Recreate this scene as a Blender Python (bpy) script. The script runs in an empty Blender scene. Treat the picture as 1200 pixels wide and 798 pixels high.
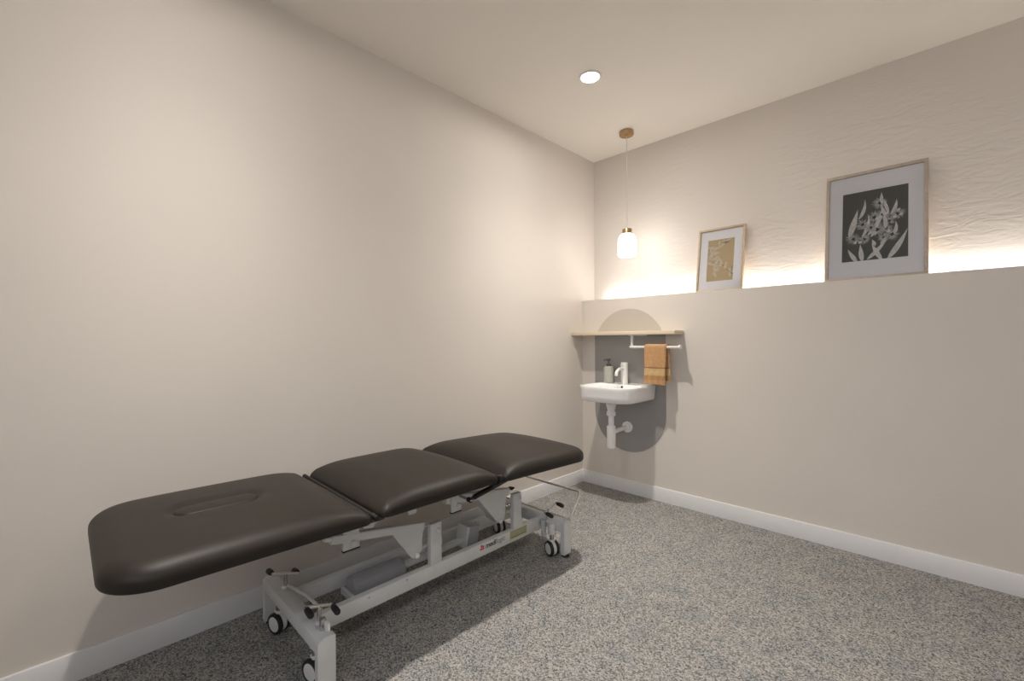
import bpy, bmesh, math, random
from mathutils import Vector, Matrix
random.seed(7)
S = bpy.context.scene
COL = S.collection
PI = math.pi

# ------------------------------------------------------------------ materials
def nmat(name):
    m = bpy.data.materials.new(name); m.use_nodes = True
    nt = m.node_tree
    b = nt.nodes['Principled BSDF']
    return m, nt, b

def N(nt, t, **kw):
    n = nt.nodes.new(t)
    for k, v in kw.items():
        if k in n.inputs: n.inputs[k].default_value = v
        else: setattr(n, k, v)
    return n

def coords(nt, scale=(1, 1, 1)):
    tc = nt.nodes.new('ShaderNodeTexCoord')
    mp = nt.nodes.new('ShaderNodeMapping')
    mp.inputs['Scale'].default_value = scale
    nt.links.new(tc.outputs['Object'], mp.inputs['Vector'])
    return mp.outputs['Vector']

def ramp(nt, fac, stops):
    r = nt.nodes.new('ShaderNodeValToRGB')
    e = r.color_ramp.elements
    while len(e) > 1: e.remove(e[-1])
    e[0].position = stops[0][0]; e[0].color = (*stops[0][1], 1)
    for p, c in stops[1:]:
        x = e.new(p); x.color = (*c, 1)
    nt.links.new(fac, r.inputs['Fac'])
    return r.outputs['Color']

def plain(name, col, rough=.5, metal=0, var=.04, scale=14, bump=0, bscale=200, coat=0, spec=None):
    """one colour with a faint procedural mottling and an optional fine bump"""
    m, nt, b = nmat(name)
    v = coords(nt)
    n = N(nt, 'ShaderNodeTexNoise', Scale=scale, Detail=3)
    nt.links.new(v, n.inputs['Vector'])
    lo = tuple(max(0, c * (1 - var)) for c in col); hi = tuple(min(1, c * (1 + var)) for c in col)
    nt.links.new(ramp(nt, n.outputs['Fac'], [(.3, lo), (.7, hi)]), b.inputs['Base Color'])
    b.inputs['Roughness'].default_value = rough
    b.inputs['Metallic'].default_value = metal
    if spec is not None: b.inputs['Specular IOR Level'].default_value = spec
    if coat: b.inputs['Coat Weight'].default_value = coat; b.inputs['Coat Roughness'].default_value = .15
    if bump:
        n2 = N(nt, 'ShaderNodeTexNoise', Scale=bscale, Detail=4)
        nt.links.new(v, n2.inputs['Vector'])
        bp = N(nt, 'ShaderNodeBump', Strength=bump, Distance=.002)
        nt.links.new(n2.outputs['Fac'], bp.inputs['Height'])
        nt.links.new(bp.outputs['Normal'], b.inputs['Normal'])
    return m

def emit(name, col, s):
    m, nt, b = nmat(name)
    b.inputs['Base Color'].default_value = (*col, 1)
    b.inputs['Emission Color'].default_value = (*col, 1)
    b.inputs['Emission Strength'].default_value = s
    return m

PAINT = (.70, .648, .593)
def wall_mat(name, trowel):
    m, nt, b = nmat(name)
    v = coords(nt)
    n = N(nt, 'ShaderNodeTexNoise', Scale=1.7, Detail=2)
    nt.links.new(v, n.inputs['Vector'])
    lo = tuple(c * .985 for c in PAINT); hi = tuple(c * 1.015 for c in PAINT)
    nt.links.new(ramp(nt, n.outputs['Fac'], [(.3, lo), (.7, hi)]), b.inputs['Base Color'])
    b.inputs['Roughness'].default_value = .62
    b.inputs['Specular IOR Level'].default_value = .3
    if trowel:
        # hand-floated render: streaky low relief in irregular patches
        v2 = coords(nt, (7, 7, 22))
        a = N(nt, 'ShaderNodeTexNoise', Scale=1.0, Detail=6, Roughness=.62, Distortion=1.2)
        nt.links.new(v2, a.inputs['Vector'])
        pch = N(nt, 'ShaderNodeTexNoise', Scale=1.6, Detail=2)
        nt.links.new(v, pch.inputs['Vector'])
        pr = ramp(nt, pch.outputs['Fac'], [(.40, (.12,) * 3), (.62, (1,) * 3)])
        mu = N(nt, 'ShaderNodeMath', operation='MULTIPLY')
        nt.links.new(a.outputs['Fac'], mu.inputs[0]); nt.links.new(pr, mu.inputs[1])
        bp = N(nt, 'ShaderNodeBump', Strength=trowel, Distance=.006)
        nt.links.new(mu.outputs[0], bp.inputs['Height'])
        nt.links.new(bp.outputs['Normal'], b.inputs['Normal'])
    else:
        a = N(nt, 'ShaderNodeTexNoise', Scale=160, Detail=2)
        nt.links.new(v, a.inputs['Vector'])
        bp = N(nt, 'ShaderNodeBump', Strength=.04, Distance=.001)
        nt.links.new(a.outputs['Fac'], bp.inputs['Height'])
        nt.links.new(bp.outputs['Normal'], b.inputs['Normal'])
    return m

def carpet_mat():
    m, nt, b = nmat('carpet_pile')
    v = coords(nt)
    vr = N(nt, 'ShaderNodeTexVoronoi', Scale=230)
    nt.links.new(v, vr.inputs['Vector'])
    vr.inputs['Randomness'].default_value = 1
    sep = nt.nodes.new('ShaderNodeSeparateColor')
    nt.links.new(vr.outputs['Color'], sep.inputs['Color'])
    n1 = N(nt, 'ShaderNodeTexNoise', Scale=95, Detail=3, Roughness=.7)
    nt.links.new(v, n1.inputs['Vector'])
    mx = N(nt, 'ShaderNodeMath', operation='MULTIPLY'); mx.inputs[1].default_value = .55
    nt.links.new(sep.outputs[0], mx.inputs[0])
    ad = N(nt, 'ShaderNodeMath', operation='MULTIPLY_ADD'); ad.inputs[1].default_value = .62
    nt.links.new(n1.outputs['Fac'], ad.inputs[0]); nt.links.new(mx.outputs[0], ad.inputs[2])
    c = ramp(nt, ad.outputs[0], [(.24, (.05, .049, .048)), (.42, (.185, .182, .178)), (.60, (.325, .316, .302)), (.84, (.50, .475, .445))])
    n2 = N(nt, 'ShaderNodeTexNoise', Scale=9, Detail=3, Roughness=.65)
    nt.links.new(v, n2.inputs['Vector'])
    tint = ramp(nt, n2.outputs['Fac'], [(.34, (.80, .845, .88)), (.55, (.97, .975, .97)), (.7, (.98, .96, .935))])
    mix = N(nt, 'ShaderNodeMix', data_type='RGBA', blend_type='MULTIPLY')
    mix.inputs['Factor'].default_value = 1
    nt.links.new(c, mix.inputs['A']); nt.links.new(tint, mix.inputs['B'])
    nt.links.new(mix.outputs['Result'], b.inputs['Base Color'])
    b.inputs['Roughness'].default_value = .95
    b.inputs['Specular IOR Level'].default_value = .1
    bp = N(nt, 'ShaderNodeBump', Strength=.7, Distance=.006)
    nt.links.new(ad.outputs[0], bp.inputs['Height'])
    nt.links.new(bp.outputs['Normal'], b.inputs['Normal'])
    return m

def wood_mat(name, c1, c2, axis_scale, rough=.5):
    m, nt, b = nmat(name)
    v = coords(nt, axis_scale)
    n = N(nt, 'ShaderNodeTexNoise', Scale=1, Detail=5, Roughness=.6, Distortion=.6)
    nt.links.new(v, n.inputs['Vector'])
    nt.links.new(ramp(nt, n.outputs['Fac'], [(.3, c1), (.7, c2)]), b.inputs['Base Color'])
    b.inputs['Roughness'].default_value = rough
    return m

def towel_mat():
    m, nt, b = nmat('terry_cloth')
    tc = nt.nodes.new('ShaderNodeTexCoord')
    sx = nt.nodes.new('ShaderNodeSeparateXYZ')
    nt.links.new(tc.outputs['Object'], sx.inputs['Vector'])
    # woven border band: object z is measured down from the rail
    band = ramp(nt, N(nt, 'ShaderNodeMapRange').outputs[0], [(0, (0, 0, 0))])
    mr = nt.nodes[-2] if nt.nodes[-2].bl_idname == 'ShaderNodeMapRange' else [q for q in nt.nodes if q.bl_idname == 'ShaderNodeMapRange'][0]
    mr.inputs['From Min'].default_value = -.30; mr.inputs['From Max'].default_value = .02
    nt.links.new(sx.outputs['Z'], mr.inputs['Value'])
    A = (.56, .325, .155); B = (.62, .42, .215); Dk = (.30, .145, .06)
    bc = ramp(nt, mr.outputs[0], [(0, A), (.17, A), (.171, (.46, .255, .105)), (.265, (.46, .255, .105)), (.268, B), (.42, B), (.423, Dk), (.445, Dk), (.448, A)])
    for q in [q for q in nt.nodes if q.bl_idname == 'ShaderNodeValToRGB']:
        if q.outputs['Color'] == bc: q.color_ramp.interpolation = 'LINEAR'
    v = coords(nt)
    n = N(nt, 'ShaderNodeTexNoise', Scale=420, Detail=3)
    nt.links.new(v, n.inputs['Vector'])
    n3 = N(nt, 'ShaderNodeTexNoise', Scale=45, Detail=3)
    nt.links.new(v, n3.inputs['Vector'])
    mix = N(nt, 'ShaderNodeMix', data_type='RGBA', blend_type='MULTIPLY')
    mix.inputs['Factor'].default_value = 1
    nt.links.new(bc, mix.inputs['A'])
    nt.links.new(ramp(nt, n3.outputs['Fac'], [(.3, (.82, .80, .78)), (.7, (1, 1, 1))]), mix.inputs['B'])
    nt.links.new(mix.outputs['Result'], b.inputs['Base Color'])
    b.inputs['Roughness'].default_value = .95
    bp = N(nt, 'ShaderNodeBump', Strength=.5, Distance=.003)
    nt.links.new(n.outputs['Fac'], bp.inputs['Height'])
    nt.links.new(bp.outputs['Normal'], b.inputs['Normal'])
    return m

def glass_mat():
    m = bpy.data.materials.new('picture_glass'); m.use_nodes = True
    nt = m.node_tree; nt.nodes.clear()
    o = nt.nodes.new('ShaderNodeOutputMaterial')
    t = nt.nodes.new('ShaderNodeBsdfTransparent')
    g = nt.nodes.new('ShaderNodeBsdfGlossy'); g.inputs['Roughness'].default_value = .02
    f = nt.nodes.new('ShaderNodeFresnel'); f.inputs['IOR'].default_value = 1.45
    mx = nt.nodes.new('ShaderNodeMixShader')
    nt.links.new(f.outputs[0], mx.inputs[0]); nt.links.new(t.outputs[0], mx.inputs[1]); nt.links.new(g.outputs[0], mx.inputs[2])
    nt.links.new(mx.outputs[0], o.inputs['Surface'])
    return m

M = {}
M['wall'] = wall_mat('warm_white_paint', 0)
M['wall_trowel'] = wall_mat('warm_white_render', .85)
M['wall_smooth'] = wall_mat('warm_white_render_fine', .18)
M['ceiling'] = plain('ceiling_paint', (.82, .775, .715), .7, var=.01, scale=2)
M['skirting'] = plain('white_gloss_skirting', (.70, .70, .705), .38, var=.015)
M['carpet'] = carpet_mat()
M['vinyl'] = plain('brown_black_vinyl', (.017, .0128, .0096), .48, var=.10, scale=30, bump=.08, bscale=420, spec=.33)
M['vinyl_dark'] = plain('black_vinyl_seam', (.008, .007, .006), .6)
M['board'] = plain('black_board', (.012, .011, .010), .7)
M['powder'] = plain('light_grey_powder_coat', (.64, .65, .645), .42, bump=.04, bscale=500)
M['cover'] = plain('grey_plastic_cover', (.36, .365, .38), .5)
M['cap'] = plain('white_plastic_cap', (.72, .72, .71), .35)
M['rubber'] = plain('black_rubber', (.012, .012, .012), .55)
M['chrome'] = plain('chrome_plate', (.62, .61, .59), .18, metal=1, var=.02)
M['satin'] = plain('satin_chrome', (.80, .79, .76), .38, metal=1, var=.02)
M['steel'] = plain('dull_steel', (.40, .39, .37), .35, metal=1, var=.05)
M['label'] = plain('olive_label', (.36, .355, .215), .5, var=.06, scale=60)
M['label_edge'] = plain('cream_label_edge', (.62, .60, .47), .5)
M['logo_red'] = plain('red_print', (.55, .06, .06), .5)
M['logo_black'] = plain('black_print', (.012, .012, .014), .5)
M['logo_grey'] = plain('grey_print', (.20, .20, .22), .5)
M['ceramic'] = plain('white_glazed_ceramic', (.87, .865, .86), .12, var=.01, coat=.3)
M['whitemetal'] = plain('matt_white_metal', (.76, .745, .72), .4, var=.01)
M['whiteplastic'] = plain('white_trap_plastic', (.88, .88, .88), .35, var=.01)
M['hole'] = plain('dark_hole', (.02, .02, .02), .6)
M['splash'] = plain('taupe_grey_panel', (.325, .315, .305), .35, var=.02, scale=5)
M['arch'] = plain('light_taupe_paint', (.53, .48, .42), .5, var=.015, scale=5)
M['shelfwood'] = wood_mat('pale_shelf_wood', (.68, .575, .42), (.76, .66, .505), (3, 40, 40))
M['framewood'] = wood_mat('pale_oak_frame', (.46, .35, .23), (.60, .47, .33), (30, 30, 30))
M['framegrey'] = wood_mat('limed_oak_frame', (.40, .33, .26), (.52, .44, .36), (30, 30, 30))
M['mat'] = plain('white_mount_card', (.90, .875, .885), .8, var=.01)
M['print_dark'] = plain('charcoal_print', (.075, .076, .068), .7, var=.05)
M['print_leaf'] = plain('pale_leaf_ink', (.72, .70, .66), .7, var=.14, scale=60)
M['print_mid'] = plain('grey_blossom_ink', (.46, .445, .42), .7, var=.2, scale=90)
M['print_black'] = plain('black_ink', (.02, .02, .02), .7)
M['print_ochre'] = plain('ochre_print', (.57, .43, .24), .7, var=.04)
M['print_cream'] = plain('cream_leaf_ink', (.66, .58, .45), .7, var=.08, scale=80)
M['print_twig'] = plain('brown_twig_ink', (.16, .11, .075), .7)
M['glass'] = glass_mat()
M['brass'] = plain('brushed_brass', (.52, .36, .19), .3, metal=1, var=.08, scale=40)
M['cord'] = plain('clear_white_cord', (.68, .64, .58), .5)
M['towel'] = towel_mat()
M['soap'] = plain('sage_grey_ceramic', (.42, .42, .36), .55, var=.04)
M['pump'] = plain('grey_pump_plastic', (.085, .08, .075), .45)
M['winframe'] = plain('white_window_frame', (.75, .75, .75), .4)
M['opal'] = emit('opal_glass_lit', (1.0, .97, .92), 7)
M['lens'] = emit('downlight_lens_lit', (1.0, .96, .90), 30)
M['led'] = emit('led_tape_lit', (1.0, .975, .935), 19)

# ------------------------------------------------------------------ mesh helpers
class MB:
    def __init__(s): s.bm = bmesh.new()
    def box(s, x0, x1, y0, y1, z0, z1, bev=0, seg=2, mi=0, rot=None, pivot=None):
        bm = bmesh.new()
        bmesh.ops.create_cube(bm, size=1)
        c = Vector(((x0 + x1) / 2, (y0 + y1) / 2, (z0 + z1) / 2))
        for v in bm.verts:
            v.co = Vector((v.co.x * (x1 - x0), v.co.y * (y1 - y0), v.co.z * (z1 - z0))) + c
        if bev: bmesh.ops.bevel(bm, geom=bm.edges[:], offset=bev, segments=seg, affect='EDGES', profile=.5)
        if rot is not None:
            p = Vector(pivot) if pivot else c
            for v in bm.verts: v.co = rot @ (v.co - p) + p
        for f in bm.faces: f.material_index = mi
        s._add(bm); return s
    def _add(s, bm):
        me = bpy.data.meshes.new('tmp'); bm.to_mesh(me); bm.free()
        s.bm.from_mesh(me); bpy.data.meshes.remove(me)
    def tube(s, pts, r, n=12, mi=0, cap=True):
        pts = [Vector(p) for p in pts]
        rs = r if isinstance(r, (list, tuple)) else [r] * len(pts)
        rings = []
        t0 = (pts[1] - pts[0]).normalized()
        up = Vector((0, 0, 1)) if abs(t0.z) < .9 else Vector((1, 0, 0))
        a = t0.cross(up).normalized()
        for i, p in enumerate(pts):
            if i == 0: t = t0
            elif i == len(pts) - 1: t = (pts[i] - pts[i - 1]).normalized()
            else: t = ((pts[i] - pts[i - 1]).normalized() + (pts[i + 1] - pts[i]).normalized()).normalized()
            a = (a - t * a.dot(t)).normalized(); b = t.cross(a)
            rings.append([s.bm.verts.new(p + (a * math.cos(k * 2 * PI / n) + b * math.sin(k * 2 * PI / n)) * rs[i]) for k in range(n)])
        for r0, r1 in zip(rings, rings[1:]):
            for k in range(n):
                f = s.bm.faces.new((r0[k], r0[(k + 1) % n], r1[(k + 1) % n], r1[k])); f.material_index = mi; f.smooth = True
        if cap:
            f = s.bm.faces.new(rings[0][::-1]); f.material_index = mi
            f = s.bm.faces.new(rings[-1]); f.material_index = mi
        return s
    def lathe(s, prof, c, axis=(0, 0, 1), n=32, mi=0):
        """prof: list of (radius, height along axis)"""
        ax = Vector(axis).normalized(); c = Vector(c)
        up = Vector((1, 0, 0)) if abs(ax.x) < .9 else Vector((0, 1, 0))
        a = ax.cross(up).normalized(); b = ax.cross(a)
        rings = []
        for r, h in prof:
            if r < 1e-6: rings.append([s.bm.verts.new(c + ax * h)])
            else: rings.append([s.bm.verts.new(c + ax * h + (a * math.cos(k * 2 * PI / n) + b * math.sin(k * 2 * PI / n)) * r) for k in range(n)])
        for r0, r1 in zip(rings, rings[1:]):
            for k in range(n):
                k2 = (k + 1) % n
                if len(r0) == 1 and len(r1) == 1: continue
                if len(r0) == 1: f = s.bm.faces.new((r0[0], r1[k2], r1[k]))
                elif len(r1) == 1: f = s.bm.faces.new((r0[k], r0[k2], r1[0]))
                else: f = s.bm.faces.new((r0[k], r0[k2], r1[k2], r1[k]))
                f.material_index = mi; f.smooth = True
        return s
    def loops(s, loops, mi=0, cap0=True, cap1=True):
        rings = [[s.bm.verts.new(p) for p in l] for l in loops]
        n = len(rings[0])
        for r0, r1 in zip(rings, rings[1:]):
            for k in range(n):
                f = s.bm.faces.new((r0[k], r0[(k + 1) % n], r1[(k + 1) % n], r1[k])); f.material_index = mi; f.smooth = True
        if cap0: f = s.bm.faces.new(rings[0][::-1]); f.material_index = mi; f.smooth = True
        if cap1: f = s.bm.faces.new(rings[-1]); f.material_index = mi; f.smooth = True
        return s
    def prism(s, poly, d, mi=0):
        """poly: 3-D points of one face, d: extrusion vector"""
        d = Vector(d); a = [s.bm.verts.new(Vector(p)) for p in poly]; b = [s.bm.verts.new(Vector(p) + d) for p in poly]
        n = len(a)
        fs = [s.bm.faces.new(a[::-1]), s.bm.faces.new(b)]
        for k in range(n): fs.append(s.bm.faces.new((a[k], a[(k + 1) % n], b[(k + 1) % n], b[k])))
        for f in fs: f.material_index = mi
        return s
    def build(s, name, mats, parent=None, origin=(0, 0, 0), sharp=40, normals=True, xf=None):
        if normals: bmesh.ops.recalc_face_normals(s.bm, faces=s.bm.faces[:])
        if xf is not None:
            for v in s.bm.verts: v.co = xf @ v.co
        for e in s.bm.edges:
            if len(e.link_faces) == 2 and e.calc_face_angle(0) > math.radians(sharp): e.smooth = False
        for f in s.bm.faces: f.smooth = True
        o0 = Vector(origin)
        for v in s.bm.verts: v.co -= o0
        me = bpy.data.meshes.new(name); s.bm.to_mesh(me); s.bm.free()
        for m in (mats if isinstance(mats, (list, tuple)) else [mats]): me.materials.append(m)
        o = bpy.data.objects.new(name, me); COL.objects.link(o)
        if parent is not None:
            o.parent = parent; o.location = o0 - world(parent)
        else: o.location = o0
        return o

def world(o):
    p = Vector(o.location)
    while o.parent: o = o.parent; p += Vector(o.location)
    return p

def thing(name, label, cat, loc, group=None):
    o = bpy.data.objects.new(name, None); COL.objects.link(o); o.location = loc
    o.empty_display_size = .1
    return tag(o, label, cat, group)
def tag(o, label, cat, group=None):
    o['label'] = label; o['category'] = cat
    if group: o['group'] = group
    return o
def struct(name, mb, m, origin=(0, 0, 0)):
    o = mb.build(name, m, None, origin); o['kind'] = 'structure'; return o

def rrect(x0, x1, y0, y1, rad, nc=10, ns=14):
    """rounded rectangle, radii for corners (x0y0, x1y0, x1y1, x0y1), fixed point count, counter-clockwise"""
    r = [max(1e-4, min(q, (x1 - x0) / 2 - 1e-4, (y1 - y0) / 2 - 1e-4)) for q in rad]
    cs = [(x0 + r[0], y0 + r[0], PI), (x1 - r[1], y0 + r[1], 1.5 * PI), (x1 - r[2], y1 - r[2], 0), (x0 + r[3], y1 - r[3], .5 * PI)]
    pts = []
    for i in range(4):
        cx, cy, a0 = cs[i]
        arc = [(cx + r[i] * math.cos(a0 + t / nc * PI / 2), cy + r[i] * math.sin(a0 + t / nc * PI / 2)) for t in range(nc + 1)]
        pts += arc
        j = (i + 1) % 4
        nx = (cs[j][0] + r[j] * math.cos(cs[j][2]), cs[j][1] + r[j] * math.sin(cs[j][2]))
        for t in range(1, ns): pts.append((arc[-1][0] + (nx[0] - arc[-1][0]) * t / ns, arc[-1][1] + (nx[1] - arc[-1][1]) * t / ns))
    return pts

# ------------------------------------------------------------------ the room
W, L, H = 3.7, -4.1, 2.7
LZ, LD = 1.495, .184          # ledge height and depth
BB, BT = .0985, .012          # skirting height and thickness
def fbox(*a, **k): return MB().box(*a, **k)
struct('floor', fbox(-.15, W + .15, L - .15, LD + .15, -.12, 0), M['carpet'])
# ceiling with a round cut-out over each downlight is not needed: the fittings are surface rings
struct('ceiling', fbox(-.15, W + .15, L - .15, LD + .15, H, H + .12), M['ceiling'])
struct('wall_left', fbox(-.15, 0, L - .15, LD + .15, 0, H), M['wall'])
struct('wall_back', fbox(0, W, LD, LD + .15, 0, H), M['wall_trowel'])
struct('wall_back_ledge', MB().box(0, W, 0, LD, 0, LZ, bev=.0), M['wall_smooth'])
struct('wall_right', fbox(W, W + .15, L - .15, LD + .15, 0, H), M['wall'])
# wall behind the camera with a wide window
wx0, wx1, wz0, wz1 = 1.2, 3.5, .95, 2.5
mb = MB()
mb.box(0, wx0, L - .15, L, 0, H); mb.box(wx1, W, L - .15, L, 0, H)
mb.box(wx0, wx1, L - .15, L, 0, wz0); mb.box(wx0, wx1, L - .15, L, wz1, H)
struct('wall_front', mb, M['wall'])
mb = MB()
fw = .05; ya, yb_ = L - .12, L - .06
mb.box(wx0, wx1, ya, yb_, wz0, wz0 + fw); mb.box(wx0, wx1, ya, yb_, wz1 - fw, wz1)
for xx in (wx0, (wx0 + wx1) / 2 - fw / 2, wx1 - fw): mb.box(xx, xx + fw, ya, yb_, wz0, wz1)
struct('window_1', mb, M['winframe'])

def skirt(name, p):
    struct(name, MB().prism(p[0], p[1]), M['skirting'])
# profile with a small eased top edge
def prof(a):  # a: offset from wall -> (t, z)
    return [(0, 0), (BT, 0), (BT, BB - .004), (BT - .003, BB), (0, BB)]
skirt('baseboard_left', ([(t, L, z) for t, z in prof(0)], (0, -L, 0)))
skirt('baseboard_back', ([(BT, -t, z) for t, z in prof(0)], (W - BT, 0, 0)))
skirt('baseboard_right', ([(W - t, L, z) for t, z in prof(0)], (0, -L - BT, 0)))
skirt('baseboard_front', ([(BT, L + t, z) for t, z in prof(0)], (W - 2 * BT, 0, 0)))

# ------------------------------------------------------------------ lights
WARM = (1.0, .94, .86)
IES = bpy.data.texts.new('downlight.ies')
_an = list(range(0, 91, 5))
_cd = [max(0, math.cos(math.radians(q))) ** 6.2 + .055 * (1 - (q / 90) ** 6) for q in _an]
IES.write('IESNA:LM-63-1995\nTILT=NONE\n1 1000 1 %d 1 1 2 0.1 0.1 0\n1 1 20\n%s\n0\n%s\n' % (len(_an), ' '.join(str(q) for q in _an), ' '.join('%.4f' % (q * 10) for q in _cd)))

def downlight(x, y, label, energy, rad=.035, grp='recessed ceiling downlights'):
    t = thing('ceiling_downlight', label, 'ceiling light', (x, y, H), grp)
    MB().lathe([(.050, -.001), (.052, -.006), (.060, -.007), (.066, -.003), (.066, 0), (.050, 0), (.050, -.001)], (x, y, H), n=48).build('trim_ring', M['whitemetal'], t, (x, y, H))
    MB().lathe([(0, -.003), (.050, -.003), (.050, -.0005), (0, -.0005)], (x, y, H), n=48).build('lens', M['lens'], t, (x, y, H))
    # point lamp with the photometric curve of a recessed downlight: a soft 60 degree beam and a little wide spill
    ld = bpy.data.lights.new('downlight_beam', 'POINT'); ld.energy = energy; ld.color = WARM
    ld.shadow_soft_size = rad
    ld.use_nodes = True
    em = ld.node_tree.nodes['Emission']
    ie = ld.node_tree.nodes.new('ShaderNodeTexIES'); ie.mode = 'INTERNAL'; ie.ies = IES
    ie.inputs['Strength'].default_value = 1.0
    ld.node_tree.links.new(ie.outputs['Fac'], em.inputs['Strength'])
    lo = bpy.data.objects.new('downlight_beam', ld); COL.objects.link(lo); lo.parent = t; lo.location = (0, 0, -.045)
    return t
downlight(.698, -.882, 'round white lit downlight in the ceiling in front of the pendant', 122)
downlight(.70, -2.72, 'round lit ceiling downlight above the head end of the treatment table', 104)
downlight(2.45, -1.9, 'round unseen ceiling lamp added as fill over the open right half of the room', 66)  # unseen fill lamp added for general light from above, built like the downlights

t = thing('pendant_light', 'lit opal glass pendant lamp with brass cap hanging above the basin shelf', 'pendant lamp', (.495, -.125, H))
px, py = .495, -.125
MB().lathe([(0, 0), (.050, 0), (.052, -.004), (.052, -.026), (.049, -.030), (.012, -.030), (.010, -.036), (0, -.036)], (px, py, H), n=40).build('ceiling_rose', M['brass'], t, (px, py, H))
MB().tube([(px, py, H - .034), (px, py, 1.985)], .0022, 8).build('cord', M['cord'], t, (px, py, H))
MB().lathe([(0, 1.993), (.006, 1.993), (.008, 1.986), (.033, 1.984), (.035, 1.981), (.035, 1.948), (.033, 1.946), (0, 1.946)], (px, py, 0), n=40).build('lamp_cap', M['brass'], t, (px, py, H))
gp = [(0, 1.949), (.030, 1.949)]
for k in range(1, 9):
    a = k / 8 * PI / 2
    gp.append((.030 + .034 * math.sin(a), 1.949 - .040 * (1 - math.cos(a)) - .012 * k / 8))
gp += [(.0645, 1.86), (.0645, 1.795), (.062, 1.787), (.056, 1.784), (0, 1.784)]
MB().lathe(gp, (px, py, 0), n=48).build('glass_shade', M['opal'], t, (px, py, H))

o = MB().box(.13, W - .02, .122, .134, LZ, LZ + .006).build('led_tape', M['led'], None, (1.8, .128, LZ))
tag(o, 'glowing white light strip lying along the wall ledge behind the pictures', 'led strip')

# ------------------------------------------------------------------ pictures
def picture(name_label, x0, x1, z0, zt, yb, yt, fw, border, wood, art, group='framed botanical prints on the ledge'):
    """leaning frame; local frame: u right (x), v up along the leaning face, n out of the face"""
    h = math.hypot(zt - z0, yt - yb); w = x1 - x0
    ang = math.atan2(yt - yb, zt - z0)
    base = Vector((x0, yb, z0))
    U = Vector((1, 0, 0)); V = Vector((0, math.sin(ang), math.cos(ang))); Nn = Vector((0, -math.cos(ang), math.sin(ang)))
    xf = Matrix(((U.x, V.x, Nn.x, base.x), (U.y, V.y, Nn.y, base.y), (U.z, V.z, Nn.z, base.z), (0, 0, 0, 1)))
    org = (x0 + w / 2, yb, z0)
    t = thing('framed_picture', name_label, 'picture', org, group)
    d = .022
    mb = MB()
    mb.box(0, w, 0, fw, -d, 0, bev=.0015); mb.box(0, w, h - fw, h, -d, 0, bev=.0015)
    mb.box(0, fw, fw, h - fw, -d, 0, bev=.0015); mb.box(w - fw, w, fw, h - fw, -d, 0, bev=.0015)
    mb.build('frame', wood, t, org, xf=xf)
    MB().box(fw * .6, w - fw * .6, fw * .6, h - fw * .6, -d + .001, -d + .004).build('backing_board', M['framewood'], t, org, xf=xf)
    # mount card with its window
    bx, by0, by1 = border
    mb = MB(); zc = -.012
    mb.box(fw * .7, bx, fw * .7, h - fw * .7, zc - .002, zc); mb.box(w - bx, w - fw * .7, fw * .7, h - fw * .7, zc - .002, zc)
    mb.box(bx, w - bx, fw * .7, by0, zc - .002, zc); mb.box(bx, w - bx, h - by1, h - fw * .7, zc - .002, zc)
    mb.build('mount', M['mat'], t, org, xf=xf)
    art(t, org, xf, bx - .004, w - bx + .004, by0 - .004, h - by1 + .004, zc - .004)
    MB().box(fw * .7, w - fw * .7, fw * .7, h - fw * .7, -.0085, -.0070).build('glass_pane', M['glass'], t, org, xf=xf)
    return t

def leaf(mb, p, a, ln, wd, z, mi, bend=.0, n=9):
    """a lens-shaped leaf growing from p in direction a (radians), bending sideways"""
    P = []
    x, y = p; st = ln / n; l = []; r = []
    for k in range(n + 1):
        tt = k / n
        wv = wd * (math.sin(PI * min(1, tt ** .75 * .95 + .05)) ** 1.15 + .04 * (1 - tt)) * .5
        aa = a + bend * tt
        l.append((x - math.sin(aa) * wv, y + math.cos(aa) * wv, z)); r.append((x + math.sin(aa) * wv, y - math.cos(aa) * wv, z))
        x += math.cos(aa) * st; y += math.sin(aa) * st
    for k in range(n):
        vs = [mb.bm.verts.new(q) for q in (l[k], r[k], r[k + 1], l[k + 1])]
        f = mb.bm.faces.new(vs); f.material_index = mi
def stroke(mb, p, q, wd, z, mi):
    d = Vector((q[0] - p[0], q[1] - p[1])); nrm = Vector((-d.y, d.x)).normalized() * wd / 2
    vs = [mb.bm.verts.new(c) for c in ((p[0] + nrm.x, p[1] + nrm.y, z), (p[0] - nrm.x, p[1] - nrm.y, z), (q[0] - nrm.x * .4, q[1] - nrm.y * .4, z), (q[0] + nrm.x * .4, q[1] + nrm.y * .4, z))]
    f = mb.bm.faces.new(vs); f.material_index = mi

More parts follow.
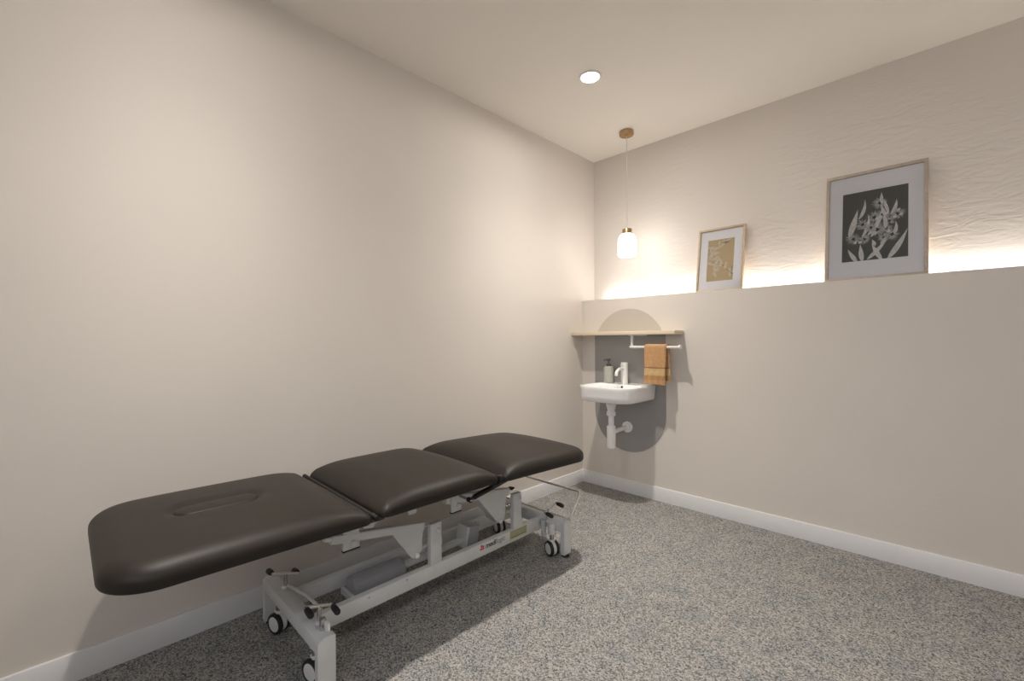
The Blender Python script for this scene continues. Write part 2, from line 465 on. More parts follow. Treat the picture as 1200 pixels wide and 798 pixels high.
def art_dark(t, org, xf, x0, x1, y0, y1, z):
    mb = MB(); w = x1 - x0; h = y1 - y0
    mb.box(x0, x1, y0, y1, z - .001, z, mi=0)
    rnd = random.Random(3)
    def pt(u, v): return (x0 + u * w, y0 + v * h)
    zz = z + .0004
    # feathery gum blossoms first
    for (u, v, r) in [(.58, .79, .12), (.19, .33, .13), (.36, .31, .10), (.33, .52, .12), (.50, .60, .13), (.63, .62, .12), (.55, .42, .14), (.68, .42, .10), (.76, .33, .12), (.84, .60, .12), (.72, .52, .09), (.45, .46, .10), (.64, .30, .09)]:
        c = pt(u, v); R = r * w * 1.05
        for k in range(70):
            a = rnd.uniform(0, 2 * PI); l = R * rnd.uniform(.55, 1.0)
            s0 = R * .18
            stroke(mb, (c[0] + math.cos(a) * s0, c[1] + math.sin(a) * s0), (c[0] + math.cos(a) * l, c[1] + math.sin(a) * l), .0036, zz, 2)
            zz += .0000012
        for k in range(8):
            a = rnd.uniform(0, 2 * PI)
            stroke(mb, (c[0], c[1]), (c[0] + math.cos(a) * R * .3, c[1] + math.sin(a) * R * .3), .006, zz + .0001, 3)
    zz = z + .0008
    # long pale leaves
    for (u, v, a, l, wd, b) in [(.12, .36, 74, .40, .085, .10), (.265, .60, 58, .29, .050, .75), (.315, .34, 58, .34, .050, .80),
                                (.40, .36, 46, .40, .060, .85), (.455, .33, 60, .22, .050, .5), (.615, .77, 96, .17, .045, -.15), (.74, .60, 58, .22, .050, .65),
                                (.71, .64, 108, .20, .045, -.2), (.66, .58, 100, .20, .045, .2), (.67, .42, 92, .24, .050, .1),
                                (.70, .00, 56, .44, .075, .28), (.25, .00, 122, .22, .060, -.15), (.33, .00, 98, .25, .065, -.1),
                                (.40, .02, 44, .34, .060, .30), (.62, .00, 120, .27, .065, -.25), (.79, .33, 70, .18, .045, .6), (.52, .20, 104, .10, .045, .3), (.60, .20, 62, .12, .045, .2)]:
        ln = l * h; W_ = wd * w * 1.15
        p = pt(u, v)
        leaf(mb, p, math.radians(a), ln, W_, zz, 1, b); zz += .00003
        # midrib
        q = (p[0] + math.cos(math.radians(a) + b * .3) * ln * .55, p[1] + math.sin(math.radians(a) + b * .3) * ln * .55)
        stroke(mb, p, q, .0013, zz, 2); zz += .00003
    # caps of the buds
    for (u, v) in [(.20, .26), (.27, .26), (.53, .56), (.66, .62), (.83, .64), (.86, .58), (.50, .36), (.70, .36), (.78, .55)]:
        leaf(mb, pt(u, v), rnd.uniform(.3, 1.2), .020, .014, zz, 1, .2); zz += .00003
    mb.build('print', [M['print_dark'], M['print_leaf'], M['print_mid'], M['print_black']], t, org, normals=False, xf=xf)

def art_ochre(t, org, xf, x0, x1, y0, y1, z):
    mb = MB(); w = x1 - x0; h = y1 - y0
    mb.box(x0, x1, y0, y1, z - .001, z, mi=0)
    def pt(u, v): return (x0 + u * w, y0 + v * h)
    rnd = random.Random(5); zz = z + .0004
    stems = [[(.97, .14), (.80, .24), (.62, .36), (.42, .50), (.24, .62), (.10, .70)],
             [(.62, .36), (.40, .36), (.28, .28), (.34, .18)], [(.24, .62), (.22, .72), (.10, .82)],
             [(.42, .50), (.20, .46), (.06, .40)], [(.05, .78), (.30, .80), (.52, .86), (.78, .93)]]
    for s in stems:
        for p, q in zip(s, s[1:]):
            stroke(mb, pt(*p), pt(*q), .0046 if p[0] > .6 else .0034, zz, 2); zz += .00002
            for k in range(4):
                tt = rnd.uniform(.1, .95); u = p[0] + (q[0] - p[0]) * tt; v = p[1] + (q[1] - p[1]) * tt
                leaf(mb, pt(u, v), rnd.uniform(0, 2 * PI), .030 * rnd.uniform(.8, 1.5), .012 * rnd.uniform(.8, 1.3), zz, 1, rnd.uniform(-.5, .5)); zz += .00002
    for k in range(7):
        stroke(mb, pt(.56 + .03 * k, .88 + .01 * (k % 3)), pt(.60 + .035 * k, .93 - .012 * (k % 4)), .0036, zz, 2); zz += .00002
    for k in range(4): stroke(mb, pt(.92, .16 + .02 * k), pt(.90 + .02 * k, .30 + .02 * k), .002, zz, 2); zz += .00002
    mb.build('print', [M['print_ochre'], M['print_cream'], M['print_twig']], t, org, normals=False, xf=xf)

picture('small pale oak framed print of a leafy twig on ochre, standing left on the ledge', .919, 1.222, LZ, 1.937, .052, .130, .014, (.066, .075, .080), M['framewood'], art_ochre)
picture('large limed oak framed print of white leaves and blossoms on dark grey', 1.664, 2.102, LZ, 2.115, .045, .140, .017, (.078, .110, .115), M['framegrey'], art_dark)

# ------------------------------------------------------------------ basin corner
# painted/laminated splash panel: a vertical capsule on the wall
cx, r = .427, .30
t = thing('splashback', 'tall round-ended grey taupe panel on the wall behind the basin', 'splashback', (cx, 0, .315))
PB = -.0003
poly = [(cx - r, PB, 1.2065)]
for k in range(33): a = PI + k / 32 * PI; poly.append((cx + r * math.cos(a), PB, .615 + r * math.sin(a)))
poly.append((cx + r, PB, 1.2065))
MB().prism(poly, (0, -.003, 0)).build('panel', M['splash'], t, (cx, 0, .315))
poly = []
zb_ = 1.2345; a0 = math.asin((zb_ - 1.109) / r)
for k in range(33): a = a0 + k / 32 * (PI - 2 * a0); poly.append((cx + r * math.cos(a), PB, 1.109 + r * math.sin(a)))
o = MB().prism(poly, (0, -.003, 0)).build('arch', M['arch'], t, (cx, 0, .315))
o['label'] = 'lighter taupe arch above the shelf'

o = MB().box(.0, .862, -.15, -.0005, 1.207, 1.234, bev=.002).build('wall_shelf', M['shelfwood'], None, (.43, -.075, 1.211))
tag(o, 'thin pale wooden shelf fixed in the corner above the basin', 'shelf')

# towel rail under the shelf
ry, rz = -.112, 1.118
t = thing('towel_rail', 'white metal towel rail hanging beneath the wooden shelf', 'towel rail', (.522, ry, 1.211))
MB().tube([(.506, ry, rz), (.878, ry, rz)], .0095, 16).build('rail', M['whitemetal'], t, (.522, ry, rz))
MB().lathe([(0, 0), (.011, 0), (.017, .004), (.017, .012), (.014, .015), (0, .015)], (.873, ry, rz), (1, 0, 0), 24).build('end_knob', M['whitemetal'], t, (.86, ry, rz))
MB().tube([(.522, ry, rz), (.522, ry, 1.204)], .010, 16).build('hanger', M['whitemetal'], t, (.522, ry, rz))
MB().lathe([(0, 1.2068), (.024, 1.2068), (.024, 1.202), (.010, 1.200), (0, 1.200)], (.522, ry, 0), n=24).build('fixing_plate', M['whitemetal'], t, (.522, ry, rz))
MB().box(.552, .64, ry - .012, ry + .012, 1.200, 1.2068, bev=.002).build('shelf_bracket', M['whitemetal'], t, (.57, ry, rz))

# towel, folded in half lengthwise and draped over the rail
def towel():
    mb = MB()
    zt = rz + .0105
    # path in (y, z): front hem up over the rail down to the back hem; R radius around rail
    path = []
    R = .0165
    nfr = 22
    for k in range(nfr): path.append((ry - R, .862 + (rz - .862) * k / nfr))
    for k in range(9): a = PI - k / 8 * PI; path.append((ry + R * math.cos(a), rz + R * math.sin(a)))
    for k in range(1, nfr + 1): path.append((ry + R, rz - (rz - .885) * k / nfr))
    npath = len(path)
    x0, x1, nx = .628, .789, 26
    def P(i, j, off):
        y, z = path[j]
        s = i / nx
        drop = max(0, (rz - z)) / .26
        front = j < nfr + 4
        # gather: the towel narrows slightly to the bottom and its folds wave
        x = x0 + (x1 - x0) * s
        x += (-.004 * drop if front else .012 + .004 * drop)
        x += .003 * math.sin(drop * 7 + (0 if front else 2)) * (s - .3)
        wv = .0045 * math.sin(s * 9.0 + (1.1 if front else 3)) * drop + .003 * math.sin(s * 21 + drop * 5) * drop
        ny = -1 if front else 1
        # terry thickness with soft rounded side folds
        e = min(s, 1 - s) * nx
        th = .0065 * min(1, math.sqrt(max(0, e) / 2.0 + .02))
        if off > 0:
            if nfr <= j <= nfr + 8:
                a = PI - (j - nfr) / 8 * PI
                return (x, y + th * math.cos(a), z + th * math.sin(a))
            return (x, y + ny * (th + .004 * drop) + wv, z - (.006 * s if front and j == 0 else 0))
        if nfr <= j <= nfr + 8:
            a = PI - (j - nfr) / 8 * PI
            return (x, y - .004 * math.cos(a), z - .004 * math.sin(a))
        return (x, y - ny * .004 + wv * .6 + ny * .004 * drop, z)
    top = [[mb.bm.verts.new(P(i, j, 1)) for j in range(npath)] for i in range(nx + 1)]
    bot = [[mb.bm.verts.new(P(i, j, 0)) for j in range(npath)] for i in range(nx + 1)]
    for i in range(nx):
        for j in range(npath - 1):
            mb.bm.faces.new((top[i][j], top[i + 1][j], top[i + 1][j + 1], top[i][j + 1]))
            mb.bm.faces.new((bot[i][j], bot[i][j + 1], bot[i + 1][j + 1], bot[i + 1][j]))
    for j in range(npath - 1):
        for g in (0, nx):
            mb.bm.faces.new((top[g][j], top[g][j + 1], bot[g][j + 1], bot[g][j]))
    for i in range(nx):
        for g in (0, npath - 1):
            mb.bm.faces.new((top[i][g], top[i + 1][g], bot[i + 1][g], bot[i][g]))
    return mb
o = towel().build('hand_towel', M['towel'], None, (.708, ry, rz + .017), sharp=70)
tag(o, 'folded orange-brown towel with a woven band draped over the white rail', 'towel')

# wash basin
t = thing('wash_basin', 'small white ceramic basin hung on the wall under the wooden shelf', 'wash basin', (.44, 0, .74))
bo = (.44, 0, .74)
bx0, bx1, by0, by1, rz_ = .222, .655, -.41, -.003, .840
fr = (.095, .135, .012, .012)
def bl(i, z, yb=0): return [(x, y + (yb if y > -.05 else 0), z) for x, y in rrect(bx0 + i, bx1 - i, by0 + i, by1 - (0 if i > .001 else 0), [max(.02, q - i) if k < 2 else .012 for k, q in enumerate(fr)])]
lp = [bl(.060, .7275), bl(.032, .729), bl(.018, .733), bl(.010, .742), bl(.007, .770), bl(.003, .815), bl(.001, .832), bl(.0025, .8385), bl(.007, .8405)]
ih = lambda i, z: [(x, y, z) for x, y in rrect(bx0 + .017 + i, bx1 - .017 - i, by0 + .017 + i, -.135 - i * .5, [max(.03, .095 - i), max(.03, .12 - i), .07, .07])]
lp += [ih(-.003, .840), ih(0, .838), ih(.004, .826), ih(.012, .800), ih(.03, .775), ih(.06, .762), ih(.10, .757)]
MB().loops(lp).build('bowl', M['ceramic'], t, bo, sharp=50)
MB().lathe([(0, .001), (.007, .001), (.0095, -.0005), (.0095, -.004), (0, -.004)], (.452, -.1385, .823), (0, -1, .25), 20).build('overflow_hole', M['hole'], t, bo)
MB().lathe([(0, .7605), (.016, .7605), (.020, .758), (.020, .754), (0, .754)], (.44, -.25, 0), n=24).build('waste_plug', M['chrome'], t, bo)
tp = MB().box(.53, .585, -.15, -.04, .716, .731, bev=.004); tp.build('fixing_lug', M['ceramic'], t, bo)
# tap
tx, ty = .437, -.075
tap = MB().lathe([(0, .840), (.027, .840), (.0275, .843), (.0255, .846), (.0255, .996), (.0245, 1.0), (0, 1.0)], (tx, ty, 0), n=32).build('tap', M['whitemetal'], t, bo)
sp = [(tx, ty - .015, .952), (tx, ty - .05, .956), (tx, ty - .075, .953), (tx, ty - .098, .943), (tx, ty - .112, .928), (tx, ty - .118, .908)]
MB().tube(sp, [.0115, .0115, .0115, .0115, .0115, .0112], 16).build('spout', M['whitemetal'], tap, bo)
MB().tube([(tx, ty - .02, .981), (tx, ty - .055, .9825)], [.005, .004], 12).build('lever', M['whitemetal'], tap, bo)
# waste trap
qx, qy = .421, -.237
MB().lathe([(0, .73), (.037, .73), (.036, .70), (.0265, .66), (.026, .645), (0, .645)], (qx, qy, 0), n=28).build('waste_outlet', M['whiteplastic'], t, bo)
MB().lathe([(0, .648), (.032, .648), (.033, .640), (.033, .625), (.030, .620), (0, .620)], (qx, qy, 0), n=28).build('nut', M['whiteplastic'], t, bo)
MB().lathe([(0, .63), (.020, .63), (.020, .535), (0, .535)], (qx, qy, 0), n=28).build('drain_pipe', M['whiteplastic'], t, bo)
MB().lathe([(0, .545), (.029, .545), (.0315, .541), (.0315, .39), (.030, .385), (0, .385)], (qx, qy, 0), n=28).build('bottle_trap', M['whiteplastic'], t, bo)
MB().tube([(qx, qy + .02, .497), (qx, -.02, .505), (qx, -.004, .505)], .0165, 20).build('outlet_pipe', M['whiteplastic'], t, bo)
MB().lathe([(0, 0), (.042, 0), (.042, .012), (.036, .017), (.030, .018), (.030, .032), (.026, .034), (0, .034)], (qx, -.003, .505), (0, -1, 0), 32).build('wall_flange', M['whiteplastic'], t, bo)

# soap dispenser
dx, dy = .297, -.07
t = thing('soap_dispenser', 'sage grey soap bottle with dark pump standing on the basin rim', 'soap dispenser', (dx, dy, .8405))
do = (dx, dy, .8405)
MB().lathe([(0, .8405), (.034, .8405), (.0365, .843), (.0375, .85), (.0375, .952), (.035, .962), (.028, .967), (.012, .968), (0, .968)], (dx, dy, 0), n=36).build('bottle', M['soap'], t, do)
pm = MB().lathe([(0, .966), (.017, .966), (.017, .986), (.013, .989), (.006, .990), (.006, 1.008), (.0135, 1.009), (.0145, 1.024), (.012, 1.027), (0, 1.027)], (dx, dy, 0), n=28).build('pump', M['pump'], t, do)
MB().tube([(dx - .008, dy - .004, 1.018), (dx - .022, dy - .012, 1.018), (dx - .033, dy - .018, 1.012)], [.006, .0055, .0045], 12).build('nozzle', M['pump'], pm, do)

# ------------------------------------------------------------------ treatment table
TX, TY = .427, -1.8
T = thing('treatment_table', 'three-section brown-black treatment table on a grey wheeled lifting frame', 'treatment table', (TX, TY, 0))
TO = (TX, TY, 0)
def part(mb, name, m, parent=None, **k): return mb.build(name, m, parent or T, TO, **k)

def g(t): t = max(0., min(1., t)); return math.sqrt(max(0, 1 - (1 - t) ** 2))
def cushion(x0, x1, y0, y1, zb0, zb1, side, roll, crown, rad, ease0, ease1, slot=None, low=.4, er=.15):
    """upholstered pad. zb0/zb1: underside height at y0 and y1; ease0/1: taper towards a hinge end"""
    mb = MB()
    cx, cy = (x0 + x1) / 2, (y0 + y1) / 2
    hw, hl = (x1 - x0) / 2, (y1 - y0) / 2
    mx = min(hw, hl)
    ds = [0, .0012, .0035, .007, .011, .016, .022, .029, .037, .046, .056]
    d = .066
    while d < mx - .012: ds.append(d); d += .0075
    def zb(y): return zb0 + (zb1 - zb0) * (y - y0) / (y1 - y0)
    def ez(y):
        k = 1.0
        if ease0: k *= low + (1 - low) * g((y - y0) / er)
        if ease1: k *= low + (1 - low) * g((y1 - y) / er)
        return k
    def ztop(x, y, d):
        k = ez(y)
        a = (x - cx) / hw; b = (y - cy) / hl
        z = zb(y) + side * .42 * k + (side * .58 * k) * g(d / roll) + crown * k * (1 - abs(a) ** 2.2) * (1 - abs(b) ** 3.5)
        if slot:
            sx, sy, sl, sr = slot
            q = max(0, abs(y - sy) - (sl / 2 - sr)); sd = math.hypot(x - sx, q) - sr
            z -= .011 * math.exp(-(max(0, sd) / .020) ** 2)
        return z
    lp = []
    base = rrect(x0 + .012, x1 - .012, y0 + .012, y1 - .012, [max(.01, q - .012) for q in rad], 12, 34)
    lp.append([(x, y, zb(y)) for x, y in base])
    base = rrect(x0 + .003, x1 - .003, y0 + .003, y1 - .003, rad, 12, 34)
    lp.append([(x, y, zb(y) + .001) for x, y in base])
    base = rrect(x0, x1, y0, y1, rad, 12, 34)
    lp.append([(x, y, zb(y) + .008 * ez(y)) for x, y in base])
    lp.append([(x, y, zb(y) + side * .25 * ez(y)) for x, y in base])
    for d in ds:
        lp.append([(x, y, ztop(x, y, d)) for x, y in rrect(x0 + d, x1 - d, y0 + d, y1 - d, [max(.004, q - d) for q in rad], 12, 34)])
    mb.loops(lp)
    return mb, ztop

X0, X1 = .082, .768
hx, hy, hl_, hr = .425, -2.675, .235, .046
mb, zt = cushion(X0, X1, -2.985, -2.288, .556, .546, .060, .055, .030, (.13, .13, .03, .03), False, True, slot=(hx, hy, hl_, hr))
c1 = part(mb, 'head_cushion', M['vinyl'])
# breathing-hole plug with its dark seam
def stad(r, l, n=16):
    pts = []
    for k in range(n + 1): a = PI + k / n * PI; pts.append((hx + r * math.cos(a), hy - (l / 2 - r) + r * math.sin(a)))
    for k in range(n + 1): a = k / n * PI; pts.append((hx + r * math.cos(a), hy + (l / 2 - r) + r * math.sin(a)))
    return pts
def zs(x, y): return zt(x, y, .3)
mb = MB()
lps = []
for sc, dz in ((1.0, -.004), (.985, .001), (.95, .0035), (.85, .005), (.6, .007), (.3, .008)):
    rr = hr * sc; lps.append([(x, y, zs(x, y) + dz) for x, y in stad(rr, hl_ - 2 * (hr - rr))])
mb.loops(lps); part(mb, 'face_hole_plug', M['vinyl'], c1)
ring = [(x, y, zs(x, y) + .0005) for x, y in stad(hr + .001, hl_ + .002)]
mb = MB(); mb.tube(ring + [ring[0]], .0022, 8); part(mb, 'seam', M['vinyl_dark'], c1)

mb, _ = cushion(X0 + .006, X1 - .006, -2.258, -1.682, .549, .546, .060, .055, .032, (.035, .035, .03, .03), True, True)
c2 = part(mb, 'seat_cushion', M['vinyl'])
mb, _ = cushion(X0 + .006, X1 + .004, -1.662, -1.0, .543, .516, .060, .055, .034, (.03, .03, .11, .11), True, False)
c3 = part(mb, 'leg_cushion', M['vinyl'])
# flaps of cover between the sections
part(MB().tube([(.092, -2.273, .566), (.755, -2.273, .557)], .0085, 12), 'hinge_flap', M['vinyl_dark'])
part(MB().tube([(.092, -1.672, .566), (.765, -1.672, .560)], .0095, 12), 'hinge_flap', M['vinyl_dark'])
part(MB().box(.10, .755, -2.300, -2.246, .5475, .5515), 'light_block_strip', M['vinyl_dark'])  # two unseen strips added under the gaps to block light leaking through
part(MB().box(.10, .765, -1.696, -1.648, .5425, .5465), 'light_block_strip', M['vinyl_dark'])
# boards under the cushions
part(MB().box(.20, .66, -2.80, -2.32, .541, .556), 'base_board', M['board'])
part(MB().box(.20, .66, -2.22, -1.71, .536, .552), 'base_board', M['board'])
part(MB().prism([(.20, -1.62, .530), (.66, -1.62, .530), (.66, -1.12, .512), (.20, -1.12, .512)], (0, 0, .014)), 'base_board', M['board'])
# upper frame, out of sight beneath the pads
mb = MB()
for xx in (.18, .49): mb.box(xx, xx + .03, -2.36, -1.40, .490, .530, bev=.002)
for yy in (-2.34, -1.98, -1.44): mb.box(.18, .52, yy, yy + .03, .492, .528, bev=.002)
part(mb, 'upper_frame', M['powder'])

# base: two rails, two cross beams, four legs
part(MB().box(.512, .542, -2.412, -1.148, .117, .178, bev=.002), 'side_rail', M['powder'])
part(MB().box(.283, .313, -2.412, -1.148, .117, .178, bev=.002), 'side_rail', M['powder'])
part(MB().box(.150, .678, -2.456, -2.404, .137, .187, bev=.003), 'cross_beam', M['powder'])
part(MB().box(.150, .678, -1.152, -1.100, .132, .186, bev=.003), 'cross_beam', M['powder'])
def leg(x0, x1, y0, y1, inner):
    mb = MB()
    yr = y0 if inner < 0 else y1
    pr = [(x0, y0, .014), (x0, y1, .014), (x0, y1, .190 if inner < 0 else .183), (x0, y0 + (y1 - y0) * .6, .195), (x0, y0 + (y1 - y0) * .4, .195), (x0, y0, .183 if inner < 0 else .190)]
    mb.prism(pr, (x1 - x0, 0, 0))
    bmesh.ops.bevel(mb.bm, geom=mb.bm.edges[:], offset=.002, segments=2, affect='EDGES')
    l = part(mb, 'leg', M['powder'])
    c = ((x0 + x1) / 2, (y0 + y1) / 2)
    part(MB().lathe([(0, 0), (.020, 0), (.021, .003), (.018, .008), (.007, .010), (.007, .0145), (0, .0145)], (c[0], c[1], 0), n=24), 'foot', M['rubber'], l)
for x0, x1 in ((.128, .156), (.673, .701)):
    leg(x0, x1, -2.458, -2.398, -1); leg(x0, x1, -1.156, -1.096, 1)
# posts on the right rail
for y0, y1 in ((-1.902, -1.843), (-1.378, -1.317)):
    p = part(MB().box(.515, .5415, y0, y1, .174, .361, bev=.0025), 'post', M['powder'])
    part(MB().lathe([(0, 0), (.0125, 0), (.0125, .004), (.010, .009), (.005, .0115), (0, .012)], (.541, (y0 + y1) / 2 + .010, .324), (1, 0, 0), 20), 'bolt_cap', M['cap'], p)
# lifting arms with gusset boxes
def arm(q, p, x0, x1, hh):
    a = Vector((0, q[0], q[1])); b = Vector((0, p[0], p[1])); d = (b - a).normalized(); n_ = Vector((0, -d.z, d.y)) * hh
    pts = [a - n_, b - n_, b + n_, a + n_]
    if a.y < b.y: pass
    mb = MB(); mb.prism([(x0, v.y, v.z) for v in pts], (x1 - x0, 0, 0))
    bmesh.ops.bevel(mb.bm, geom=mb.bm.edges[:], offset=.0025, segments=2, affect='EDGES')
    return mb
a1 = part(arm((-2.335, .424), (-1.917, .354), .490, .520, .016), 'lift_arm', M['powder'])
a2 = part(arm((-1.80, .436), (-1.384, .372), .490, .520, .019), 'lift_arm', M['powder'])
def gusset(pts, par, bolt, xi):
    mb = MB(); mb.prism([(xi, y, z) for y, z in pts], (.518 - xi, 0, 0))
    bmesh.ops.bevel(mb.bm, geom=mb.bm.edges[:], offset=.002, segments=2, affect='EDGES')
    gz = part(mb, 'gusset', M['powder'], par)
    part(MB().lathe([(0, 0), (.0115, 0), (.0125, .004), (.011, .010), (.006, .0135), (0, .0145)], (.517, *bolt), (1, 0, 0), 20), 'bolt_cap', M['cap'], par)
gusset([(-2.090, .382), (-1.925, .352), (-1.932, .252), (-1.958, .228), (-1.980, .230)], a1, (-1.960, .238), .504)
gusset([(-1.615, .404), (-1.408, .374), (-1.418, .252), (-1.448, .228), (-1.470, .232)], a2, (-1.456, .240), .458)
part(MB().tube([(.420, -1.958, .240), (.495, -1.958, .240)], .010, 14), 'pivot_rod', M['steel'], a1)
part(MB().tube([(.420, -1.454, .242), (.495, -1.454, .242)], .010, 14), 'pivot_rod', M['steel'], a2)
part(MB().tube([(.503, -1.958, .248), (.503, -1.885, .258)], .006, 12), 'link_rod', M['cap'], a1)
# brackets that carry the upper frame on the arms
for (y0, y1, z0, by, bz, xo) in ((-2.288, -2.222, .366, -2.249, .388, .5185), (-1.778, -1.722, .374, -1.738, .400, .531)):
    b = part(MB().box(xo - .012, xo, y0, y1, z0, .532, bev=.0015), 'bracket', M['powder'])
    part(MB().box(xo - .04, xo - .012, y0 + .004, y1 - .004, .455, .532), 'bracket_web', M['powder'], b)
    part(MB().lathe([(0, 0), (.013, 0), (.013, .004), (.011, .009), (.006, .0125), (0, .013)], (xo, by, bz), (1, 0, 0), 20), 'bolt_cap', M['cap'], b)
    part(MB().box(xo - .015, xo + .0015, y0 - .001, y1 + .001, z0 - .004, z0 + .001), 'edge_strip', M['rubber'], b)
part(MB().box(.515, .527, -2.005, -1.965, .428, .50, bev=.0015), 'bracket', M['powder'])
part(MB().tube([(.515, -2.335, .432), (.515, -2.36, .436)], [.011, .010], 14), 'end_plug', M['cap'], a1)
# hinge plate peeping out between head and seat cushion
part(MB().prism([(.700, -2.288, .552), (.712, -2.262, .560), (.716, -2.240, .535), (.715, -2.270, .512), (.705, -2.300, .515)], (-.006, 0, 0)), 'hinge_plate', M['powder'])
# black gas strut below the leg section
gs = part(MB().tube([(.60, -1.700, .446), (.60, -1.47, .484)], .0125, 16), 'gas_strut', M['rubber'])
part(MB().tube([(.592, -1.728, .441), (.612, -1.728, .441)], .012, 16), 'ball_joint', M['rubber'], gs)
part(MB().lathe([(0, 0), (.006, 0), (.0065, .003), (.004, .0065), (0, .0075)], (.611, -1.728, .441), (1, 0, 0), 16), 'ball_cap', M['chrome'], gs)
part(MB().tube([(.600, -1.725, .441), (.600, -1.70, .446)], .008, 12), 'strut_neck', M['rubber'], gs)
part(MB().tube([(.600, -1.728, .441), (.520, -1.728, .441)], .006, 12), 'strut_pin', M['steel'], gs)
part(MB().tube([(.60, -1.47, .484), (.60, -1.36, .502)], .005, 12), 'strut_rod', M['chrome'], gs)
part(MB().tube([(.752, -1.676, .574), (.752, -1.676, .548), (.70, -1.676, .520)], .011, 12), 'strap', M['rubber'])

# lifting motor and actuator between the rails
mh = MB()
pr = [(.352, .122), (.428, .122), (.436, .132), (.436, .158), (.420, .182), (.398, .192), (.372, .188), (.352, .168)]
mh.prism([(x, -2.205, z) for x, z in pr], (0, .245, 0))
bmesh.ops.bevel(mh.bm, geom=mh.bm.edges[:], offset=.004, segments=2, affect='EDGES')
mh = part(mh, 'motor_housing', M['cover'])
part(MB().box(.345, .44, -2.222, -2.208, .112, .140, bev=.002), 'end_bracket', M['powder'], mh)
part(MB().tube([(.405, -1.962, .155), (.405, -1.60, .158)], .017, 18), 'actuator_tube', M['powder'])
ctl = MB().box(.368, .442, -1.612, -1.535, .118, .226, bev=.005, rot=Matrix.Rotation(math.radians(-12), 3, 'X'))
ctl = part(ctl, 'control_box', M['cover'])
part(MB().box(.366, .444, -1.621, -1.607, .118, .222, bev=.002, rot=Matrix.Rotation(math.radians(-12), 3, 'X'), pivot=(.405, -1.573, .172)), 'lid', M['powder'], ctl)
part(MB().box(.475, .512, -1.40, -1.33, .262, .275), 'switch_shelf', M['label_edge'])
for yy in (-1.390, -1.372): part(MB().lathe([(0, 0), (.007, 0), (.009, .006), (.005, .011), (0, .012)], (.500, yy, .296), (1, 0, 0), 16), 'hex_bolt', M['chrome'])

# castors
def castor(x, y, ax, top, stem_r=.0185):
    a = Vector((ax[0], ax[1], 0)).normalized(); c = Vector((x, y, .0405))
    cs = part(MB().lathe([(0, top), (stem_r, top), (stem_r, .118), (.010, .116), (.010, .084), (0, .084)], (x, y, 0), n=20), 'castor', M['powder'])
    part(MB().lathe([(0, .12), (.0115, .12), (.0115, .078), (0, .078)], (x, y, 0), n=18), 'stem', M['chrome'], cs)
    part(MB().lathe([(0, -.010), (.036, -.010), (.0375, -.006), (.0375, .006), (.036, .010), (0, .010)], c, a, 32), 'wheel_hub', M['cap'], cs)
    part(MB().box(x - .014, x + .014, y - .014, y + .014, .068, .088, bev=.004), 'hood', M['cap'], cs)
    for s in (-1, 1):
        prf = [(.024, s * .010), (.0395, s * .010), (.0405, s * .013), (.0405, s * .020), (.038, s * .025), (.031, s * .0265), (.030, s * .0255), (.024, s * .020)]
        w = part(MB().lathe(prf, c, a, 36), 'tyre', M['rubber'], cs)
        part(MB().lathe([(0, s * .0275), (.020, s * .027), (.0305, s * .0245), (.0305, s * .015), (0, s * .015)], c, a, 36), 'wheel_disc', M['cap'], cs)
castor(.235, -2.428, (.31, -.95), .137)
castor(.602, -2.428, (.31, -.95), .137)
castor(.628, -1.172, (-.30, -.95), .178, .020)
castor(.214, -1.172, (-.30, -.95), .178, .020)

# castor pedals
def pedal(x, y, p0, p1, base, sg, gl=.052):
    pd = part(MB().tube([(x, p0[0], p0[1]), (x, p1[0], p1[1])], .0058, 12), 'pedal', M['satin'])
    part(MB().tube([(x, y, base), (x, y, (p0[1] + p1[1]) / 2)], .0075, 14), 'shaft', M['chrome'], pd)
    part(MB().lathe([(0, base + .012), (.012, base + .012), (.014, base + .006), (.014, base - .002), (0, base - .002)], (x, y, 0), n=20), 'collar', M['powder'], pd)
    for q in (p0, p1):
        part(MB().tube([(x, q[0], q[1]), (x + sg * .012, q[0], q[1] - .001)], .0048, 12), 'crank', M['chrome'], pd)
        part(MB().tube([(x + sg * .010, q[0], q[1] - .001), (x + sg * .014, q[0], q[1] - .001), (x + sg * .03, q[0], q[1] - .003), (x + sg * gl, q[0], q[1] - .006), (x + sg * (gl + .006), q[0], q[1] - .007)], [.006, .0095, .0112, .0108, .007], 16), 'grip', M['rubber'], pd)
    return pd
pedal(.27, -2.415, (-2.461, .257), (-2.364, .223), .185, -1)
pedal(.596, -2.412, (-2.459, .261), (-2.368, .233), .185, 1)
pedal(.60, -1.172, (-1.198, .231), (-1.106, .262), .178, 1)
pedal(.235, -1.16, (-1.178, .215), (-1.050, .240), .178, -1)
part(MB().tube([(.282, -2.408, .196), (.44, -2.395, .214), (.585, -2.400, .226)], .006, 12), 'pedal_link', M['powder'])
part(MB().tube([(.640, -2.418, .180), (.640, -2.418, .226)], [.011, .010], 18), 'pedal_stop', M['chrome'])
part(MB().box(.615, .672, -2.414, -2.404, .150, .215, bev=.002), 'guide_plate', M['cap'])
part(MB().tube([(.235, -1.128, .205), (.60, -1.128, .205)], .004, 12), 'pedal_link', M['steel'])
part(MB().box(.560, .580, -1.182, -1.160, .090, .172, bev=.002), 'guide_plate', M['powder'])
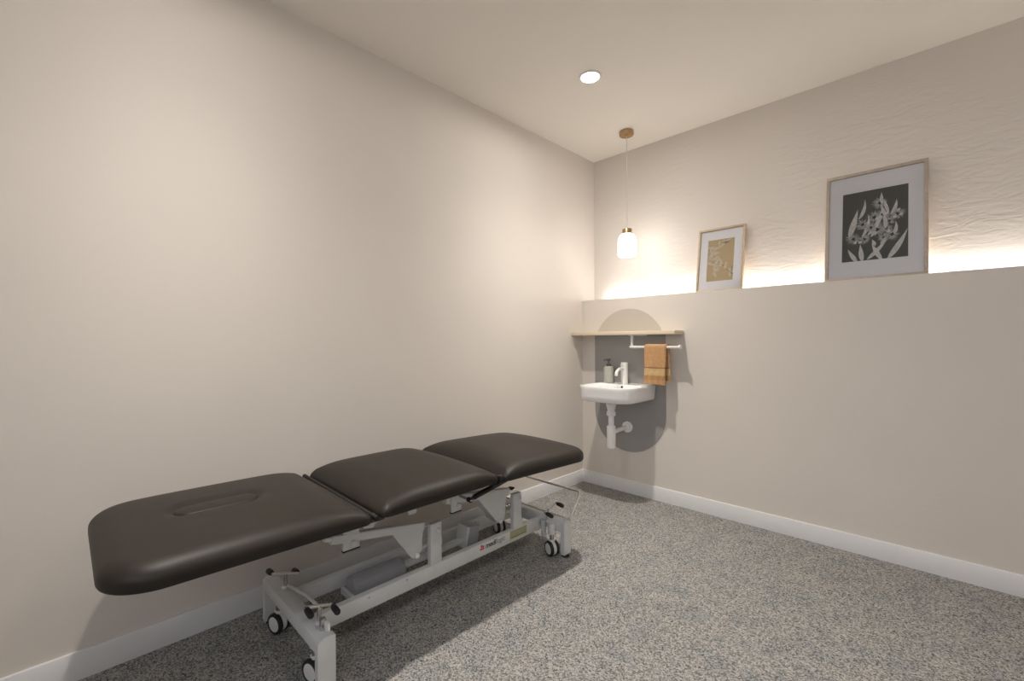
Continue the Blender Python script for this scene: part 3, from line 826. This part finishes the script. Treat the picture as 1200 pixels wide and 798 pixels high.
# chrome foot treadle at the far end
tr = [(.14, -1.126, .209), (.14, -1.045, .318), (.15, -1.036, .330), (.16, -1.034, .332), (.70, -1.034, .332), (.712, -1.036, .330), (.72, -1.045, .318), (.72, -1.126, .209), (.71, -1.128, .206), (.15, -1.128, .206), (.14, -1.126, .209)]
part(MB().tube(tr, .0058, 12), 'foot_treadle', M['satin'])
for xx in (.142, .687): part(MB().box(xx - .010, xx + .010, -1.135, -1.120, .186, .212, bev=.002), 'treadle_hinge', M['powder'])

# rail markings: red mark, lettering, label, screws
for yy, zz in ((-2.024, .166), (-2.196, .163)):
    part(MB().lathe([(0, 0), (.004, 0), (.0035, .0015), (0, .002)], (.542, yy, zz), (1, 0, 0), 14), 'screw', M['steel'])
part(MB().box(.5418, .5426, -1.412, -1.276, .124, .1765), 'rating_label_edge', M['label_edge'])
part(MB().box(.5424, .5432, -1.407, -1.283, .136, .1745), 'rating_label', M['label'])
part(MB().box(.5430, .5436, -1.400, -1.288, .139, .1412), 'label_line', M['hole'])
mk = MB()
mk.prism([(.5418, -1.615, .148), (.5418, -1.588, .148), (.5418, -1.588, .156), (.5418, -1.615, .156)], (.001, 0, 0))
mk.prism([(.5418, -1.610, .159), (.5418, -1.598, .159), (.5418, -1.602, .172), (.5418, -1.610, .172)], (.001, 0, 0))
mk.lathe([(0, 0), (.005, 0), (.005, .001), (0, .001)], (.5418, -1.593, .162), (1, 0, 0), 16)
part(mk, 'brand_mark', M['logo_red'])
def text(s, y, z, size, m, bold, name):
    cu = bpy.data.curves.new(name, 'FONT'); cu.body = s; cu.size = size; cu.extrude = .0004
    cu.offset = .0007 * bold; cu.shear = .18; cu.resolution_u = 3; cu.space_character = .98
    ob = bpy.data.objects.new(name, cu); COL.objects.link(ob)
    bpy.context.view_layer.update()
    me = bpy.data.meshes.new_from_object(ob.evaluated_get(bpy.context.evaluated_depsgraph_get()))
    bpy.data.objects.remove(ob)
    w = max(v.co.x for v in me.vertices)
    for v in me.vertices:
        a = v.co.copy(); v.co = Vector((.5424 + a.z, y + a.x, z + a.y)) - Vector(TO)
    me.materials.clear(); me.materials.append(m)
    o = bpy.data.objects.new(name, me); COL.objects.link(o); o.parent = T
    return y + w
ye = text('medi', -1.580, .147, .036, M['logo_black'], 1, 'lettering')
text('logic', ye - .003, .147, .036, M['logo_grey'], 0, 'lettering')

# ------------------------------------------------------------------ daylight
w = bpy.data.worlds.new('sky'); S.world = w; w.use_nodes = True
bg = w.node_tree.nodes['Background']
wn = w.node_tree                                   # bright overcast sky above darker ground
wtc = wn.nodes.new('ShaderNodeTexCoord'); wsp = wn.nodes.new('ShaderNodeSeparateXYZ')
wn.links.new(wtc.outputs['Generated'], wsp.inputs['Vector'])
wn.links.new(ramp(wn, wsp.outputs['Z'], [(0, (.62, .65, .70)), (.02, (.78, .85, .98)), (.5, (.82, .90, 1.05))]), bg.inputs['Color'])
bg.inputs['Strength'].default_value = 1.45
pl = bpy.data.lights.new('window_portal', 'AREA'); pl.shape = 'RECTANGLE'; pl.size = wx1 - wx0; pl.size_y = wz1 - wz0
pl.cycles.is_portal = True
po = bpy.data.objects.new('window_portal', pl); COL.objects.link(po)
po.location = ((wx0 + wx1) / 2, L - .13, (wz0 + wz1) / 2); po.rotation_euler = (PI / 2, 0, 0)
po['kind'] = 'helper'

# ------------------------------------------------------------------ camera
f_px, yaw, roll = 518.6, .7782, -.0064
cam = bpy.data.cameras.new('camera'); cam.sensor_width = 36; cam.lens = f_px / 1200 * 36
cam.clip_start = .02
co = bpy.data.objects.new('camera', cam); COL.objects.link(co)
pit = math.radians(-.061)
co.matrix_world = Matrix.Translation((2.1718, -3.0374, 1.1748)) @ Matrix.Rotation(yaw, 4, 'Z') @ Matrix.Rotation(PI / 2 + pit, 4, 'X') @ Matrix.Rotation(roll, 4, 'Z')
S.camera = co
S.view_settings.view_transform = 'Standard'
S.view_settings.look = 'None'
S.view_settings.gamma = 1
S.view_settings.use_curve_mapping = False
S.view_settings.exposure = 0.86
S.cycles.use_denoising = True
S.cycles.max_bounces = 10
S.cycles.diffuse_bounces = 6
